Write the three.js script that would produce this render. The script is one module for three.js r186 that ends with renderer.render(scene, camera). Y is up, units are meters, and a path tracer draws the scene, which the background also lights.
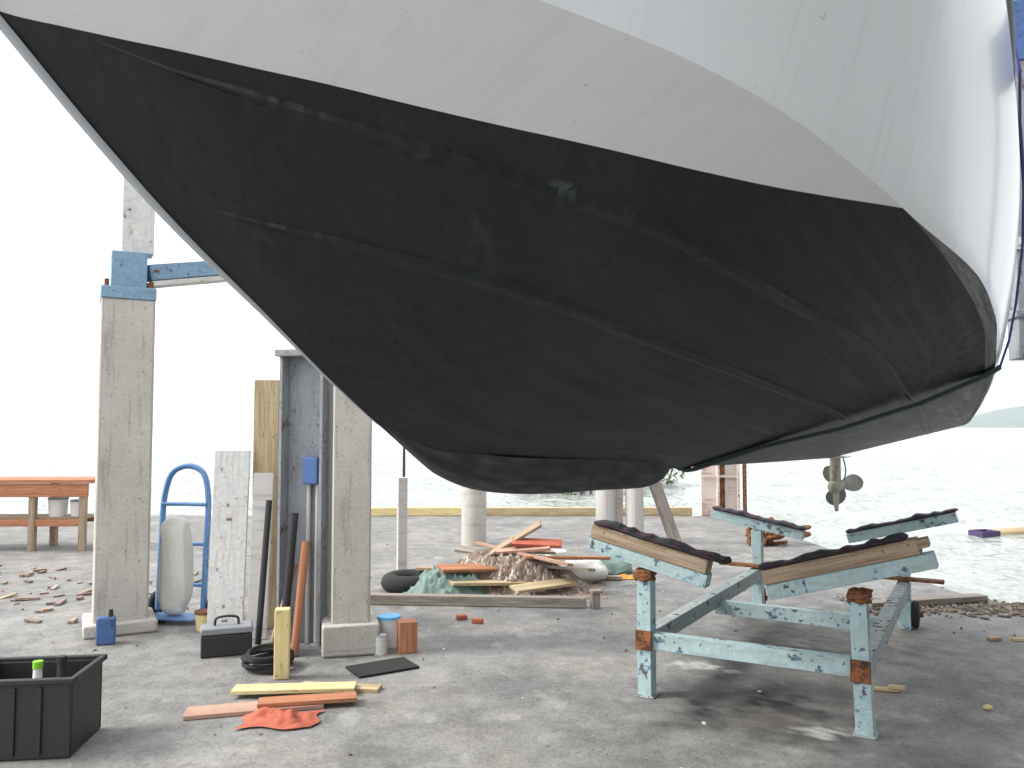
import * as THREE from 'three';
import { RoundedBoxGeometry } from 'three/addons/geometries/RoundedBoxGeometry.js';
import { mergeGeometries, mergeVertices, toCreasedNormals } from 'three/addons/utils/BufferGeometryUtils.js';

// ------------------------------------------------------------------ camera, sky, sun, exposure
const scene = new THREE.Scene();
const camera = new THREE.PerspectiveCamera(2 * Math.atan(384 / 800) * 180 / Math.PI, 1024 / 768, 0.05, 9000);
camera.position.set(0, 1.6, 0);
camera.lookAt(0, 1.6 + 43 / 800 * 10, -10);
const renderer = new THREE.WebGLRenderer({ antialias: true });
renderer.setSize(1024, 768);
renderer.toneMapping = THREE.LinearToneMapping;
renderer.toneMappingExposure = 2.35;
renderer.shadowMap.enabled = true;
const SUN = new THREE.Vector3(-0.74, 0.66, 0.06).normalize();
{
  const w = 512, h = 256, a = new Float32Array(w * h * 4), d = new THREE.Vector3();
  for (let j = 0; j < h; j++) for (let i = 0; i < w; i++) {
    const lat = ((j + .5) / h - .5) * Math.PI, lon = ((i + .5) / w - .5) * 2 * Math.PI;
    d.set(Math.cos(lat) * Math.cos(lon), Math.sin(lat), Math.cos(lat) * Math.sin(lon));
    const c = Math.max(0, d.dot(SUN));
    const q = d.y > 0 ? 1 / (d.y + .25) : 4, cx = d.x * q, cz = d.z * q;
    const n = .5 + .22 * Math.sin(cx * 2.1 + 1.3 * Math.sin(cz * 1.7)) * Math.sin(cz * 2.6 + 1.1 * Math.sin(cx * 1.9)) + .1 * Math.sin(cx * 5.3 + cz * 3.1) * Math.sin(cz * 6.1 - cx * 2.2);
    let L = .46 + .12 * (1 + d.dot(SUN)) + .22 * (n - .5) + .46 * Math.exp(-Math.max(0, d.y) * 5) + .5 * Math.pow(c, 4) + .9 * Math.pow(c, 24);
    if (d.y < 0) L = .45;
    const k = (j * w + i) * 4;
    a[k] = L * .985; a[k + 1] = L; a[k + 2] = L * 1.03; a[k + 3] = 1;
  }
  const t = new THREE.DataTexture(a, w, h, THREE.RGBAFormat, THREE.FloatType);
  t.mapping = THREE.EquirectangularReflectionMapping; t.magFilter = THREE.LinearFilter; t.minFilter = THREE.LinearFilter; t.wrapS = THREE.RepeatWrapping; t.needsUpdate = true;
  scene.background = t; scene.environment = t;
}
const sun = new THREE.DirectionalLight(new THREE.Color(1, .95, .87), 1.5);
sun.position.copy(SUN).multiplyScalar(60).add(new THREE.Vector3(1, 0, -6));
sun.target.position.set(1, 0, -6); scene.add(sun.target);
sun.castShadow = true; sun.shadow.radius = 20; sun.shadow.mapSize.set(2048, 2048);
Object.assign(sun.shadow.camera, { left: -25, right: 25, top: 25, bottom: -25, near: 1, far: 140 });
scene.add(sun);
scene.fog = new THREE.FogExp2(new THREE.Color(.82, .93, .97), 0.00035);

// ------------------------------------------------------------------ helpers
let seed = 12345;
const rnd = () => { seed = (seed * 1664525 + 1013904223) >>> 0; return seed / 4294967296; };
const rr = (a, b) => a + (b - a) * rnd();
const hash = (x, y, s) => { let n = (x * 374761393 + y * 668265263 + s * 974634777) | 0; n = Math.imul(n ^ (n >>> 13), 1274126177); return ((n ^ (n >>> 16)) >>> 0) / 4294967296; };
function vnoise(x, y, px, py, s) { // periodic value noise
  const x0 = Math.floor(x), y0 = Math.floor(y), fx = x - x0, fy = y - y0, u = fx * fx * (3 - 2 * fx), v = fy * fy * (3 - 2 * fy);
  const m = (n, p) => ((n % p) + p) % p, a = m(x0, px), b = m(x0 + 1, px), c = m(y0, py), e = m(y0 + 1, py);
  return (hash(a, c, s) * (1 - u) + hash(b, c, s) * u) * (1 - v) + (hash(a, e, s) * (1 - u) + hash(b, e, s) * u) * v;
}
function fbm(u, v, fx, fy, oct, s) { let a = .5, t = 0, n = 0; for (let o = 0; o < oct; o++) { t += a * vnoise(u * fx, v * fy, fx, fy, s + o); n += a; a *= .55; fx *= 2; fy *= 2; } return t / n; }
const clamp = (x, a = 0, b = 1) => Math.min(b, Math.max(a, x)), step = (a, b, x) => { const t = clamp((x - a) / (b - a)); return t * t * (3 - 2 * t); }, mix = (a, b, t) => a + (b - a) * t;
const mix3 = (a, b, t) => [mix(a[0], b[0], t), mix(a[1], b[1], t), mix(a[2], b[2], t)];
const toS = (x) => 255 * (x <= .0031308 ? 12.92 * x : 1.055 * Math.pow(x, 1 / 2.4) - .055);
// textures from a function (u,v) -> { c:[linear rgb], h, r }
function maps(w, h, fn, rep = [1, 1], want = 'ch') {
  const C = new Uint8Array(w * h * 4), B = new Uint8Array(w * h * 4), R = new Uint8Array(w * h * 4);
  for (let j = 0; j < h; j++) for (let i = 0; i < w; i++) {
    const o = fn((i + .5) / w, (j + .5) / h), k = (j * w + i) * 4;
    for (let q = 0; q < 3; q++) { C[k + q] = clamp(toS(clamp(o.c[q])), 0, 255); B[k + q] = 255 * clamp(o.h ?? .5); R[k + q] = 255 * clamp(o.r ?? .8); }
    C[k + 3] = B[k + 3] = R[k + 3] = 255;
  }
  const mk = (d, s) => { const t = new THREE.DataTexture(d, w, h); t.wrapS = t.wrapT = THREE.RepeatWrapping; t.magFilter = THREE.LinearFilter; t.minFilter = THREE.LinearMipmapLinearFilter; t.generateMipmaps = true; t.repeat.set(...rep); if (s) t.colorSpace = THREE.SRGBColorSpace; t.needsUpdate = true; return t; };
  const out = {};
  if (want.includes('c')) out.map = mk(C, true);
  if (want.includes('h')) out.bumpMap = mk(B);
  if (want.includes('r')) { out.roughnessMap = mk(R); out.roughness = 1; }
  return out;
}
const mat = (o) => new THREE.MeshPhysicalMaterial({ roughness: .8, ...o });
const lin = (r, g, b) => new THREE.Color().setRGB(r, g, b);
const V3 = (x, y, z) => new THREE.Vector3(x, y, z);
// uv in metres by the dominant normal axis
function metreUV(g, long = 0, off = [0, 0]) {
  const p = g.attributes.position, n = g.attributes.normal, uv = new Float32Array(p.count * 2);
  for (let i = 0; i < p.count; i++) {
    const q = [p.getX(i), p.getY(i), p.getZ(i)], a = [Math.abs(n.getX(i)), Math.abs(n.getY(i)), Math.abs(n.getZ(i))];
    const k = a[0] >= a[1] && a[0] >= a[2] ? 0 : a[1] >= a[2] ? 1 : 2, r = [0, 1, 2].filter((x) => x !== k);
    let [s, t] = r; if (t === long) [s, t] = [t, s];
    uv[i * 2] = q[s] + off[0] + k * .37; uv[i * 2 + 1] = q[t] + off[1] + k * .21;
  }
  g.setAttribute('uv', new THREE.BufferAttribute(uv, 2)); return g;
}
function boxG(w, h, d, r = .004, long = 0) { const g = new RoundedBoxGeometry(w, h, d, 1, Math.min(r, w / 2.2, h / 2.2, d / 2.2)); return metreUV(g, long, [rnd() * 3, rnd() * 3]); }
// box running from a to b: h along "up", d across; the long axis is x before turning
function beamG(a, b, h, d, r = .004, up = V3(0, 1, 0)) {
  const L = a.distanceTo(b), g = boxG(L, h, d, r), x = b.clone().sub(a).normalize(), z = x.clone().cross(up).normalize(), y = z.clone().cross(x);
  const m = new THREE.Matrix4().makeBasis(x, y, z).setPosition(a.clone().add(b).multiplyScalar(.5)); return g.applyMatrix4(m);
}
const at = (g, x, y, z) => g.translate(x, y, z);
const plainUV = (g) => { if (!g.attributes.uv) metreUV(g); return g; };
function merge(list) { return mergeGeometries(list.map((g) => { const n = g.index ? g.toNonIndexed() : g; for (const k of Object.keys(n.attributes)) if (!['position', 'normal', 'uv'].includes(k)) n.deleteAttribute(k); return n; })); }
const used = {};
const numbered = (n) => { if (!(n in used)) { used[n] = 0; return n; } return `${n}_${String(++used[n]).padStart(3, '0')}`; };
const lit = (m) => { m.castShadow = m.receiveShadow = true; return m; };
function mesh(name, g, m, parent) { const o = lit(new THREE.Mesh(plainUV(Array.isArray(g) ? merge(g) : g), m)); o.name = name; if (parent) parent.add(o); return o; }
function thing(name, label, category, pos = [0, 0, 0], turn = 0, group) {
  const o = new THREE.Group(); o.name = numbered(name); o.position.set(...pos); o.rotation.y = turn; o.userData = { label, category }; if (group) o.userData.group = group; scene.add(o); return o;
}
function single(name, g, m, label, category, pos = [0, 0, 0], turn = 0, group) {
  const o = mesh(numbered(name), g, m, scene); o.position.set(...pos); o.rotation.y = turn; o.userData = { label, category }; if (group) o.userData.group = group; return o;
}
function struct(name, g, m, pos = [0, 0, 0]) { const o = mesh(name, g, m, scene); o.position.set(...pos); o.userData = { kind: 'structure' }; return o; }
function stuff(o, label, category) { o.userData = { kind: 'stuff', label, category }; return o; }
function gridG(us, vs, fn, uvf) {
  const P = [], U = [], I = [], n = vs.length;
  us.forEach((u) => vs.forEach((v) => { P.push(...fn(u, v)); U.push(...uvf(u, v)); }));
  for (let i = 0; i < us.length - 1; i++) for (let j = 0; j < n - 1; j++) { const a = i * n + j, b = a + n; I.push(a, b, a + 1, b, b + 1, a + 1); }
  const g = new THREE.BufferGeometry(); g.setAttribute('position', new THREE.Float32BufferAttribute(P, 3)); g.setAttribute('uv', new THREE.Float32BufferAttribute(U, 2)); g.setIndex(I); g.computeVertexNormals(); return g;
}
const range = (a, b, n) => Array.from({ length: n + 1 }, (_, i) => a + (b - a) * i / n);
function tubeG(pts, r, seg = 24, rad = 8, closed = false) { return new THREE.TubeGeometry(new THREE.CatmullRomCurve3(pts, closed), seg, r, rad, closed); }
function pchip(P) {
  const x = P.map((p) => p[0]), y = P.map((p) => p[1]), n = x.length, h = [], dl = [], m = new Array(n).fill(0);
  for (let i = 0; i < n - 1; i++) { h[i] = x[i + 1] - x[i]; dl[i] = (y[i + 1] - y[i]) / h[i]; }
  for (let i = 1; i < n - 1; i++) if (dl[i - 1] * dl[i] > 0) { const a = 2 * h[i] + h[i - 1], b = h[i] + 2 * h[i - 1]; m[i] = (a + b) / (a / dl[i - 1] + b / dl[i]); }
  m[0] = dl[0]; m[n - 1] = dl[n - 2];
  return (s) => { let i = 0; while (i < n - 2 && s > x[i + 1]) i++; const u = (s - x[i]) / h[i]; if (s <= x[0]) return y[0]; if (s >= x[n - 1]) return y[n - 1]; return (2 * u ** 3 - 3 * u * u + 1) * y[i] + (u ** 3 - 2 * u * u + u) * h[i] * m[i] + (-2 * u ** 3 + 3 * u * u) * y[i + 1] + (u ** 3 - u * u) * h[i] * m[i + 1]; };
}

// ------------------------------------------------------------------ materials
const M = {}; 
{
  const c = maps(1024, 1024, (u, v) => {
    const a = fbm(u, v, 4, 4, 5, 1), b = fbm(u, v, 24, 24, 4, 9), f = fbm(u, v, 190, 190, 2, 17), st = step(.62, .72, fbm(u, v, 7, 7, 5, 33)), pit = step(.83, .9, vnoise(u * 260, v * 260, 260, 260, 41)), lt = step(.66, .78, fbm(u, v, 12, 9, 4, 52));
    let k = .195 + .1 * (a - .5) + .13 * (b - .5) + .09 * (f - .5); k *= 1 - .2 * st; k *= 1 - .3 * pit; k += .05 * lt;
    return { c: [k * 1.015, k, k * .965], h: .5 + .3 * (b - .5) + .35 * (f - .5) - .35 * pit, r: .82 - .1 * st };
  }, [1 / 2.7, 1 / 2.7], 'chr');
  M.ground = mat({ ...c, bumpScale: .005, vertexColors: true });
  M.concrete = mat({ ...maps(512, 512, (u, v) => {
    const a = fbm(u, v, 3, 3, 5, 61), b = fbm(u, v, 40, 40, 3, 65), s = fbm(u, v, 2, 30, 4, 68), pit = step(.86, .92, vnoise(u * 90, v * 90, 90, 90, 71));
    const k = (.44 + .14 * (a - .5) + .08 * (b - .5)) * (1 - .22 * step(.55, .75, s)) * (1 - .35 * pit);
    return { c: [k * 1.06, k, k * .9], h: .5 + .4 * (b - .5) - .4 * pit, r: .88 };
  }), bumpScale: .004 });
  const paint = (base, chip, under, amt, s) => maps(512, 512, (u, v) => {
    const a = fbm(u, v, 5, 5, 4, s), b = fbm(u, v, 34, 34, 3, s + 7), st = fbm(u, v, 4, 40, 4, s + 11), f1 = fbm(u, v, 22, 26, 6, s + 19), f2 = fbm(u, v, 5, 6, 5, s + 23), chn = f1 * .62 + f2 * .38, ch = step(amt - .02, amt + .01, chn), ch2 = step(amt + .035, amt + .06, chn), sp = step(.9, .95, vnoise(u * 90, v * 70, 90, 70, s + 29)) * step(.5, .65, f2), sc = step(.74, .82, vnoise(u * 190, v * 16, 190, 16, s + 37)) * step(.42, .6, f2);
    let k = mix3(base.map((x) => x * (.86 + .22 * (a - .5) + .3 * (b - .5) + .1)), base.map((x, i) => x * [.86, .8, .74][i]), step(.58, .76, st));
    k = mix3(k, chip, Math.max(ch, .85 * sp, .6 * sc)); k = mix3(k, under, ch2);
    return { c: k, h: .6 - .35 * ch + .15 * (b - .5), r: .5 + .3 * ch + .15 * b };
  }, [1.3, 1.3], 'chr');
  M.teal = mat({ ...paint([.37, .49, .495], [.1, .19, .27], [.13, .075, .04], .6, 101), bumpScale: .0012 });
  M.tealWorn = mat({ ...paint([.28, .34, .34], [.46, .49, .5], [.1, .08, .06], .55, 131), bumpScale: .0015 });
  M.rust = mat({ ...maps(256, 256, (u, v) => {
    const a = fbm(u, v, 6, 6, 5, 151), b = fbm(u, v, 30, 30, 3, 157); const k = mix3([.045, .02, .011], [.28, .1, .03], step(.36, .68, a * .7 + b * .3));
    return { c: k, h: a * .5 + b * .5, r: .9 };
  }, [4, 4]), bumpScale: .004 });
  const wood = (c1, c2, s, rep = [1.2, 3]) => maps(512, 512, (u, v) => {
    const w = fbm(u, v, 2, 5, 3, s), g = fbm(u, v + .03 * w, 5, 90, 3, s + 5), g2 = fbm(u, v, 3, 24, 4, s + 9), k = step(.2, .8, .55 * g + .45 * g2), sp = step(.87, .93, vnoise(u * 40, v * 40, 40, 40, s + 13));
    const c = mix3(c1, c2, k).map((x) => x * (.85 + .35 * w) * (1 - .55 * sp));
    return { c, h: g * .6 + g2 * .4, r: .8 + .15 * g };
  }, rep);
  M.wood = mat({ ...wood([.2, .135, .085], [.43, .335, .235], 171), bumpScale: .002 });
  M.woodGrey = mat({ ...wood([.16, .135, .11], [.36, .325, .28], 181), bumpScale: .003 });
  M.woodOrange = mat({ ...wood([.26, .1, .05], [.5, .22, .11], 191), bumpScale: .002 });
  M.woodYellow = mat({ ...wood([.55, .43, .19], [.72, .6, .33], 197), bumpScale: .0015 });
  M.pad = mat({ ...maps(256, 256, (u, v) => {
    const a = fbm(u, v, 3, 5, 4, 211), b = fbm(u, v, 40, 40, 2, 215), s = fbm(u, v, 60, 6, 3, 219); let k = mix3([.012, .012, .016], [.035, .036, .05], b); k = mix3(k, [.085, .014, .022], step(.56, .66, a)); k = mix3(k, [.03, .04, .075], step(.62, .7, s) * .7);
    return { c: k, h: b * .6 + a * .4, r: .75 };
  }, [3, 3]), bumpScale: .01 });
  M.gelcoat = mat({ ...maps(1024, 512, (u, v) => {
    const a = fbm(u, v, 6, 4, 4, 231), d = fbm(u, v, 120, 3, 4, 236), sp = step(.965, .985, vnoise(u * 180, v * 90, 180, 90, 241)), k = .74 + .03 * (a - .5) - .035 * step(.55, .8, d);
    return { c: [k * (1 - .3 * sp), k * (1 - .3 * sp), k * .985 * (1 - .35 * sp)], h: .5 + .05 * (a - .5), r: .2 + .14 * a };
  }, [.5, .7], 'c'), roughness: .26, clearcoat: .35, clearcoatRoughness: .1, bumpScale: .0 });
  // antifouling: u runs from stem to transom, v from keel to chine
  const girth = pchip([[-3.955, .27], [-3.5, .75], [-3.1, 1.03], [-2.6, 1.17], [-1, 1.21], [2.606, 1.03]]);
  const anti = maps(2048, 512, (u, v) => {
    const s = mix(-3.955, 2.606, u), y = v * girth(s), N = (f, g, oct, k) => { let a = .5, t = 0, n = 0, q = 1; for (let o = 0; o < oct; o++) { t += a * vnoise(s * f * q + 300, y * g * q + 300, 65536, 65536, k + o); n += a; a *= .55; q *= 2; } return t / n; };
    const a = N(3, 3, 5, 261), st = N(2.5, 45, 3, 266), br = N(40, 60, 2, 271), wr = N(22, 22, 3, 277), sc = N(2.2, 9, 5, 281), fine = N(120, 120, 1, 283);
    let k = .0052 + .006 * (a - .5) + .006 * step(.56, .7, N(1.6, 2.2, 5, 287)) + .003 * (br - .5) + .003 * step(.6, .8, fine);
    const aft = step(-1.03, -1.0, s), worn = step(-2.8, -.9, s) * .8 + aft * .9;
    k += worn * (.03 * step(.45, .8, st) + .035 * step(.5, .72, sc) * step(.35, .7, br)) + .05 * aft;
    k += .012 * step(.55, .75, sc) * step(.5, .75, br) * step(-2.6, -3.4, s);
    let c = [k * .99, k, k * 1.03];
    const pa = (s0, v0, ds, dv) => step(1, .5, Math.hypot((s - s0) / ds, (v - v0) / dv) + .7 * (br - .5)) * step(.35, .65, N(260, 14, 1, 291));
    const p = Math.max(pa(-3.285, .672, .035, .02), .5 * pa(-3.165, .703, .03, .014)); c = mix3(c, [.1, .13, .125], .45 * p);
    c = mix3(c, [.085, .078, .06], .6 * step(.6, .75, N(3, 16, 5, 301)) * aft);
    return { c, h: .5 + .9 * (wr - .5) * (step(-2.7, -3.4, s) * .85 + .06) + .06 * (br - .5) + .05 * (fine - .5), r: .56 - .1 * step(-2.7, -3.3, s) + .25 * (st - .5) };
  }, [1, 1], 'chr');
  M.anti = mat({ ...anti, bumpScale: .008 });
  M.finGrey = mat({ ...maps(256, 128, (u, v) => { const a = fbm(u, v, 60, 3, 5, 306), b = fbm(u, v, 90, 12, 3, 309), k = .028 + .055 * step(.3, .8, a * .5 + b * .5); return { c: [k, k, k], h: b, r: .7 }; }), bumpScale: .002 });  // keel fin: streaked grey, lighter than the hull bottom
  M.antiWorn = mat({ ...maps(512, 128, (u, v) => { const a = fbm(u, v, 40, 5, 5, 305), b = fbm(u, v, 120, 30, 3, 308), k = .12 + .14 * step(.3, .75, a * .6 + b * .4); return { c: [k, k, k * .97], h: b, r: .75 }; }), bumpScale: .003 });
  M.stem = mat({ color: lin(.5, .52, .54), roughness: .45 });
  M.white = mat({ color: lin(.72, .72, .7), roughness: .5 });
  M.leg = mat({ ...maps(256, 256, (u, v) => { const a = fbm(u, v, 8, 8, 5, 311); return { c: mix3([.5, .47, .36], [.3, .27, .19], step(.5, .75, a)), h: a, r: .5 }; }, [3, 3]), bumpScale: .001 });
  M.prop = mat({ ...maps(256, 256, (u, v) => { const a = fbm(u, v, 6, 12, 5, 321); return { c: mix3([.33, .32, .3], [.19, .18, .16], step(.4, .75, a)), h: a, r: .4 + .2 * a }; }, [3, 3]), metalness: .25, bumpScale: .001 });
  M.sleeve = mat({ color: lin(.012, .028, .026), roughness: .75 });
  M.webbing = mat({ ...maps(128, 128, (u, v) => { const a = fbm(u, v, 4, 4, 4, 331), w = .5 + .5 * Math.sin(v * 6.283 * 24); return { c: mix3([.055, .05, .2], [.1, .1, .3], a * .6 + w * .4), h: w, r: .8 }; }, [8, 8]), bumpScale: .001 });
  M.blue = mat({ ...paint([.06, .13, .32], [.03, .05, .1], [.12, .06, .03], .66, 341), bumpScale: .001 });
  M.blueBright = mat({ ...paint([.1, .24, .5], [.3, .42, .6], [.12, .06, .03], .66, 351), bumpScale: .001 });
  M.bluePale = mat({ ...paint([.2, .33, .45], [.12, .2, .3], [.15, .08, .04], .66, 361), bumpScale: .001 });
  M.steelGrey = mat({ ...paint([.26, .28, .3], [.16, .16, .17], [.15, .08, .045], .62, 371), bumpScale: .001 });
  M.steelWhite = mat({ ...paint([.62, .62, .6], [.42, .41, .39], [.2, .12, .07], .64, 381), bumpScale: .001 });
  M.shed = mat({ ...paint([.13, .14, .15], [.09, .09, .09], [.12, .07, .045], .62, 376), bumpScale: .001 });
  M.pipe = mat({ ...maps(256, 256, (u, v) => { const a = fbm(u, v, 4, 4, 5, 391), d = fbm(u, v, 30, 2, 4, 395); const k = .5 + .1 * (a - .5) - .14 * step(.5, .8, d); return { c: [k * 1.02, k * .97, k * .92], h: a, r: .55 }; }), bumpScale: .001 });
  M.pileWhite = mat({ ...maps(256, 256, (u, v) => { const a = fbm(u, v, 5, 3, 5, 401), d = fbm(u, v, 26, 2, 4, 405); return { c: mix3([.6, .52, .47], [.24, .12, .075], step(.48, .78, .5 * a + .5 * d)), h: a, r: .75 }; }), bumpScale: .002 });
  M.black = mat({ color: lin(.018, .018, .02), roughness: .55 });
  M.rubber = mat({ color: lin(.015, .015, .015), roughness: .85 });
  M.tan = mat({ ...wood([.33, .24, .13], [.55, .45, .28], 411), bumpScale: .003 });
  M.tarp = mat({ ...maps(256, 256, (u, v) => { const a = fbm(u, v, 5, 5, 5, 421); return { c: mix3([.1, .17, .15], [.24, .33, .3], a), h: a, r: .6 }; }), bumpScale: .02 });
  M.red = mat({ ...maps(256, 256, (u, v) => { const a = fbm(u, v, 6, 6, 5, 431); return { c: mix3([.28, .05, .025], [.55, .16, .09], a), h: a, r: .9 }; }), bumpScale: .01 });
  M.pinkTile = mat({ ...maps(256, 256, (u, v) => { const a = fbm(u, v, 6, 6, 5, 441); return { c: mix3([.32, .17, .12], [.5, .33, .25], a), h: a, r: .9 }; }), bumpScale: .006 });
  M.rubble = mat({ ...maps(512, 512, (u, v) => { const a = fbm(u, v, 9, 9, 5, 445), b = fbm(u, v, 40, 40, 3, 447); return { c: mix3(mix3([.1, .075, .06], [.36, .26, .2], a), [.5, .46, .4], step(.6, .7, b)), h: a * .4 + b * .6, r: .95 }; }), bumpScale: .05 });
  M.sack = mat({ ...maps(256, 256, (u, v) => { const a = fbm(u, v, 5, 5, 4, 451), w = fbm(u, v, 60, 60, 2, 455); return { c: mix3([.55, .54, .5], [.72, .71, .67], a * .7 + w * .3), h: a * .7 + w * .3, r: .85 }; }), bumpScale: .012 });
}

// ------------------------------------------------------------------ ground, water, hill
const WATER = -0.22;
const edgeZ = (X) => { const P = [[-60, 15], [3.7, 14.7], [4.05, 13.4], [4.15, 11.2], [4.22, 9.4], [4.3, 7.9], [4.5, 7.3], [5.2, 7.15], [60, 7.0]]; let i = 0; while (i < P.length - 2 && X > P[i + 1][0]) i++; const k = (X - P[i][0]) / (P[i + 1][0] - P[i][0]); return mix(P[i][1], P[i + 1][1], clamp(k)) + .05 * Math.sin(X * 3.1) + .03 * Math.sin(X * 11.3); };
{
  const xs = [-40, -30, -22, -16, -12, -9, -7, -6, ...range(-5, 6, 240), 7, 8, 10, 13, 18, 26, 40];
  const vs = [...range(-14, 2, 6), ...range(2.05, 9, 170)].map((z) => z);
  const rows = [...vs.map((z) => ({ z })), ...range(0, 1, 40).slice(1).map((k) => ({ k }))];
  const cols = [], us = xs;
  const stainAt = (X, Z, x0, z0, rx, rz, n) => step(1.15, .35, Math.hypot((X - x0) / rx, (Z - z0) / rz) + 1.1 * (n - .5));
  const g = gridG(us, rows, (X, r) => {
    const e = edgeZ(X), Z = r.z !== undefined ? Math.min(r.z, e - .4 + .02 * (r.z - 9)) : mix(Math.min(9, e - .4), e, r.k);
    const n = fbm(X / 8 + 10, Z / 8 + 10, 16, 16, 5, 500), n2 = fbm(X / 8 + 10, Z / 8 + 10, 60, 60, 4, 510), n3 = fbm(X / 8 + 10, Z / 8 + 10, 160, 160, 3, 520);
    let k = 1.02 + .3 * (n - .5) + .2 * (n2 - .5) + .12 * (n3 - .5), c = [1, 1, 1];
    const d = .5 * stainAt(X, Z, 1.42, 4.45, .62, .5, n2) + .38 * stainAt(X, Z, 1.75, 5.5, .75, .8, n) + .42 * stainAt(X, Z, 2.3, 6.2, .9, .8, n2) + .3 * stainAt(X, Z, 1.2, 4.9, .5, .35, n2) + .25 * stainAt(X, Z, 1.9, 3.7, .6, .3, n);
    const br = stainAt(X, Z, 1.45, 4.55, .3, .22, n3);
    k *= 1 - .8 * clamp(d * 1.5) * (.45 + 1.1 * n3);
    const tyre = step(.55, .8, Math.sin(X * 34 + .6 * n * 9) * .5 + .5) * step(2.2, 2.9, X) * step(6.3, 5, Z) * .09; k *= 1 - tyre;
    c = mix3(c, [1.08, .96, .8], .6 * br); c = mix3(c, [1.03, 1, .95], step(.5, .7, n));
    const wt = (x0, z0, rx, rz) => step(1, .6, Math.hypot((X - x0) / rx, (Z - z0) / rz) + 1.9 * (n3 - .5) + .5 * (n2 - .5));
    const w = Math.max(wt(1.23, 5.48, .16, .1), wt(1.62, 4.3, .13, .1), wt(1.42, 5.35, .07, .05)); k = mix(k, 2.3, w * .8);
    cols.push(c[0] * k, c[1] * k, c[2] * k, 1);
    return [X, .006 * (n - .5) + (r.k === 1 ? -.02 : 0), -Z];
  }, (X, r) => { const e = edgeZ(X), Z = r.z !== undefined ? Math.min(r.z, e - .4 + .02 * (r.z - 9)) : mix(Math.min(9, e - .4), e, r.k); return [X, Z]; });
  g.setAttribute('color', new THREE.Float32BufferAttribute(cols, 4));
  const gr = struct('ground', g, M.ground);
  const ex = range(-40, 40, 500);
  struct('quay_wall', gridG(ex, [0, 1], (X, k) => [X, -.018 - k * 1.2, -edgeZ(X) - .002], (X, k) => [X, k]), M.concrete);
}
{
  const geo = (a, b, n) => Array.from({ length: n }, (_, i) => a + Math.sign(b - a) * (Math.pow(1 + Math.abs(b - a), (i + 1) / n) - 1));
  const xs = [...geo(-16, -5000, 26).reverse(), ...range(-16, 34, 250), ...geo(34, 5000, 26)], zs = [...range(6.8, 60, 300), ...geo(60, 3600, 40)];
  const AMP = 1.5, wave = (x, z) => { const n = (f, s) => vnoise(x * f + 500, z * f * 1.5 + 500, 4096, 4096, s) - .5; const a = n(.35, 601), b = n(.9, 602), c = n(2.1, 603), d = n(4.3, 604); return .16 * (1 - Math.abs(a) * 2.4) * .5 + .11 * (.4 - Math.abs(b)) + .06 * (.3 - Math.abs(c)) + .028 * d; };
  const g = gridG(xs, zs, (x, z) => { const f = step(75, 45, z) * step(45, 30, Math.abs(x - 9) - 0); return [x, WATER + AMP * (wave(x, z) - .06) * f, -z]; }, (x, z) => [x / 9, z / 9]);
  const wm = maps(512, 512, (u, v) => ({ c: [.1, .13, .135], h: .5 * (1 - Math.abs(2 * fbm(u, v, 10, 14, 4, 611) - 1)) + .5 * (1 - Math.abs(2 * fbm(u, v, 26, 34, 3, 617) - 1)), r: .1 }), [1, 1], 'h');
  struct('sea', g, mat({ ...wm, color: lin(.33, .36, .34), roughness: .12, bumpScale: .12 }));
}
{
  const us = range(0, 1, 160), vs = range(0, 1, 16);
  const hillM = mat({ ...maps(256, 256, (u, v) => { const a = fbm(u, v, 12, 12, 4, 621); return { c: mix3([.03, .055, .035], [.08, .11, .06], a), r: .95 }; }), roughness: 1 });
  struct('hill', gridG(us, vs, (u, v) => {
    const x = 1250 + u * 3600, rise = step(0, .16, u) * step(1.1, .7, u), top = rise * (70 + 42 * fbm(u, .3, 5, 3, 4, 631) + 25 * u), prof = Math.sin(v * Math.PI);
    return [x, -2 + top * prof * (.8 + .4 * fbm(u, v, 22, 7, 4, 633)) - (v === 0 || v === 1 ? 6 : 0), -(2150 + v * 700 + 120 * fbm(u, .5, 6, 2, 3, 637))];
  }, (u, v) => [u * 60, v * 12]), hillM);
}

{ // unseen shed added behind the camera to darken the hull side
  const shed = thing('added_shade_shed', 'unseen grey corrugated shed added behind the camera to shade the hull side', 'shed', [6.3, 0, 1.3], -Math.atan(478 / 800));
  const g = gridG(range(-9, 7, 640), [0, 1], (z, k) => [.03 * Math.sin(z * 40), k * 7.5, z], (z, k) => [z, k * 7.5]);
  mesh('wall', g, M.shed, shed);
  mesh('back_wall', at(boxG(.1, 6.5, 16, .01), 6, 3.25, -1), M.shed, shed);
  mesh('roof', at(boxG(7, .12, 16.6, .01), 2.9, 7.6, -1), M.steelGrey, shed);
  mesh('door', at(boxG(.08, 3.2, 3.4, .01), -.06, 1.6, 1.5), M.bluePale, shed);
}

// ------------------------------------------------------------------ the boat frame of reference (bow towards the camera, stern away)
const ALPHA = Math.atan(478 / 800), ORG = [1.32, 0, -4.47];
const B = (t, h, s) => V3(t, h, -s);              // across, up, aft

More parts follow.
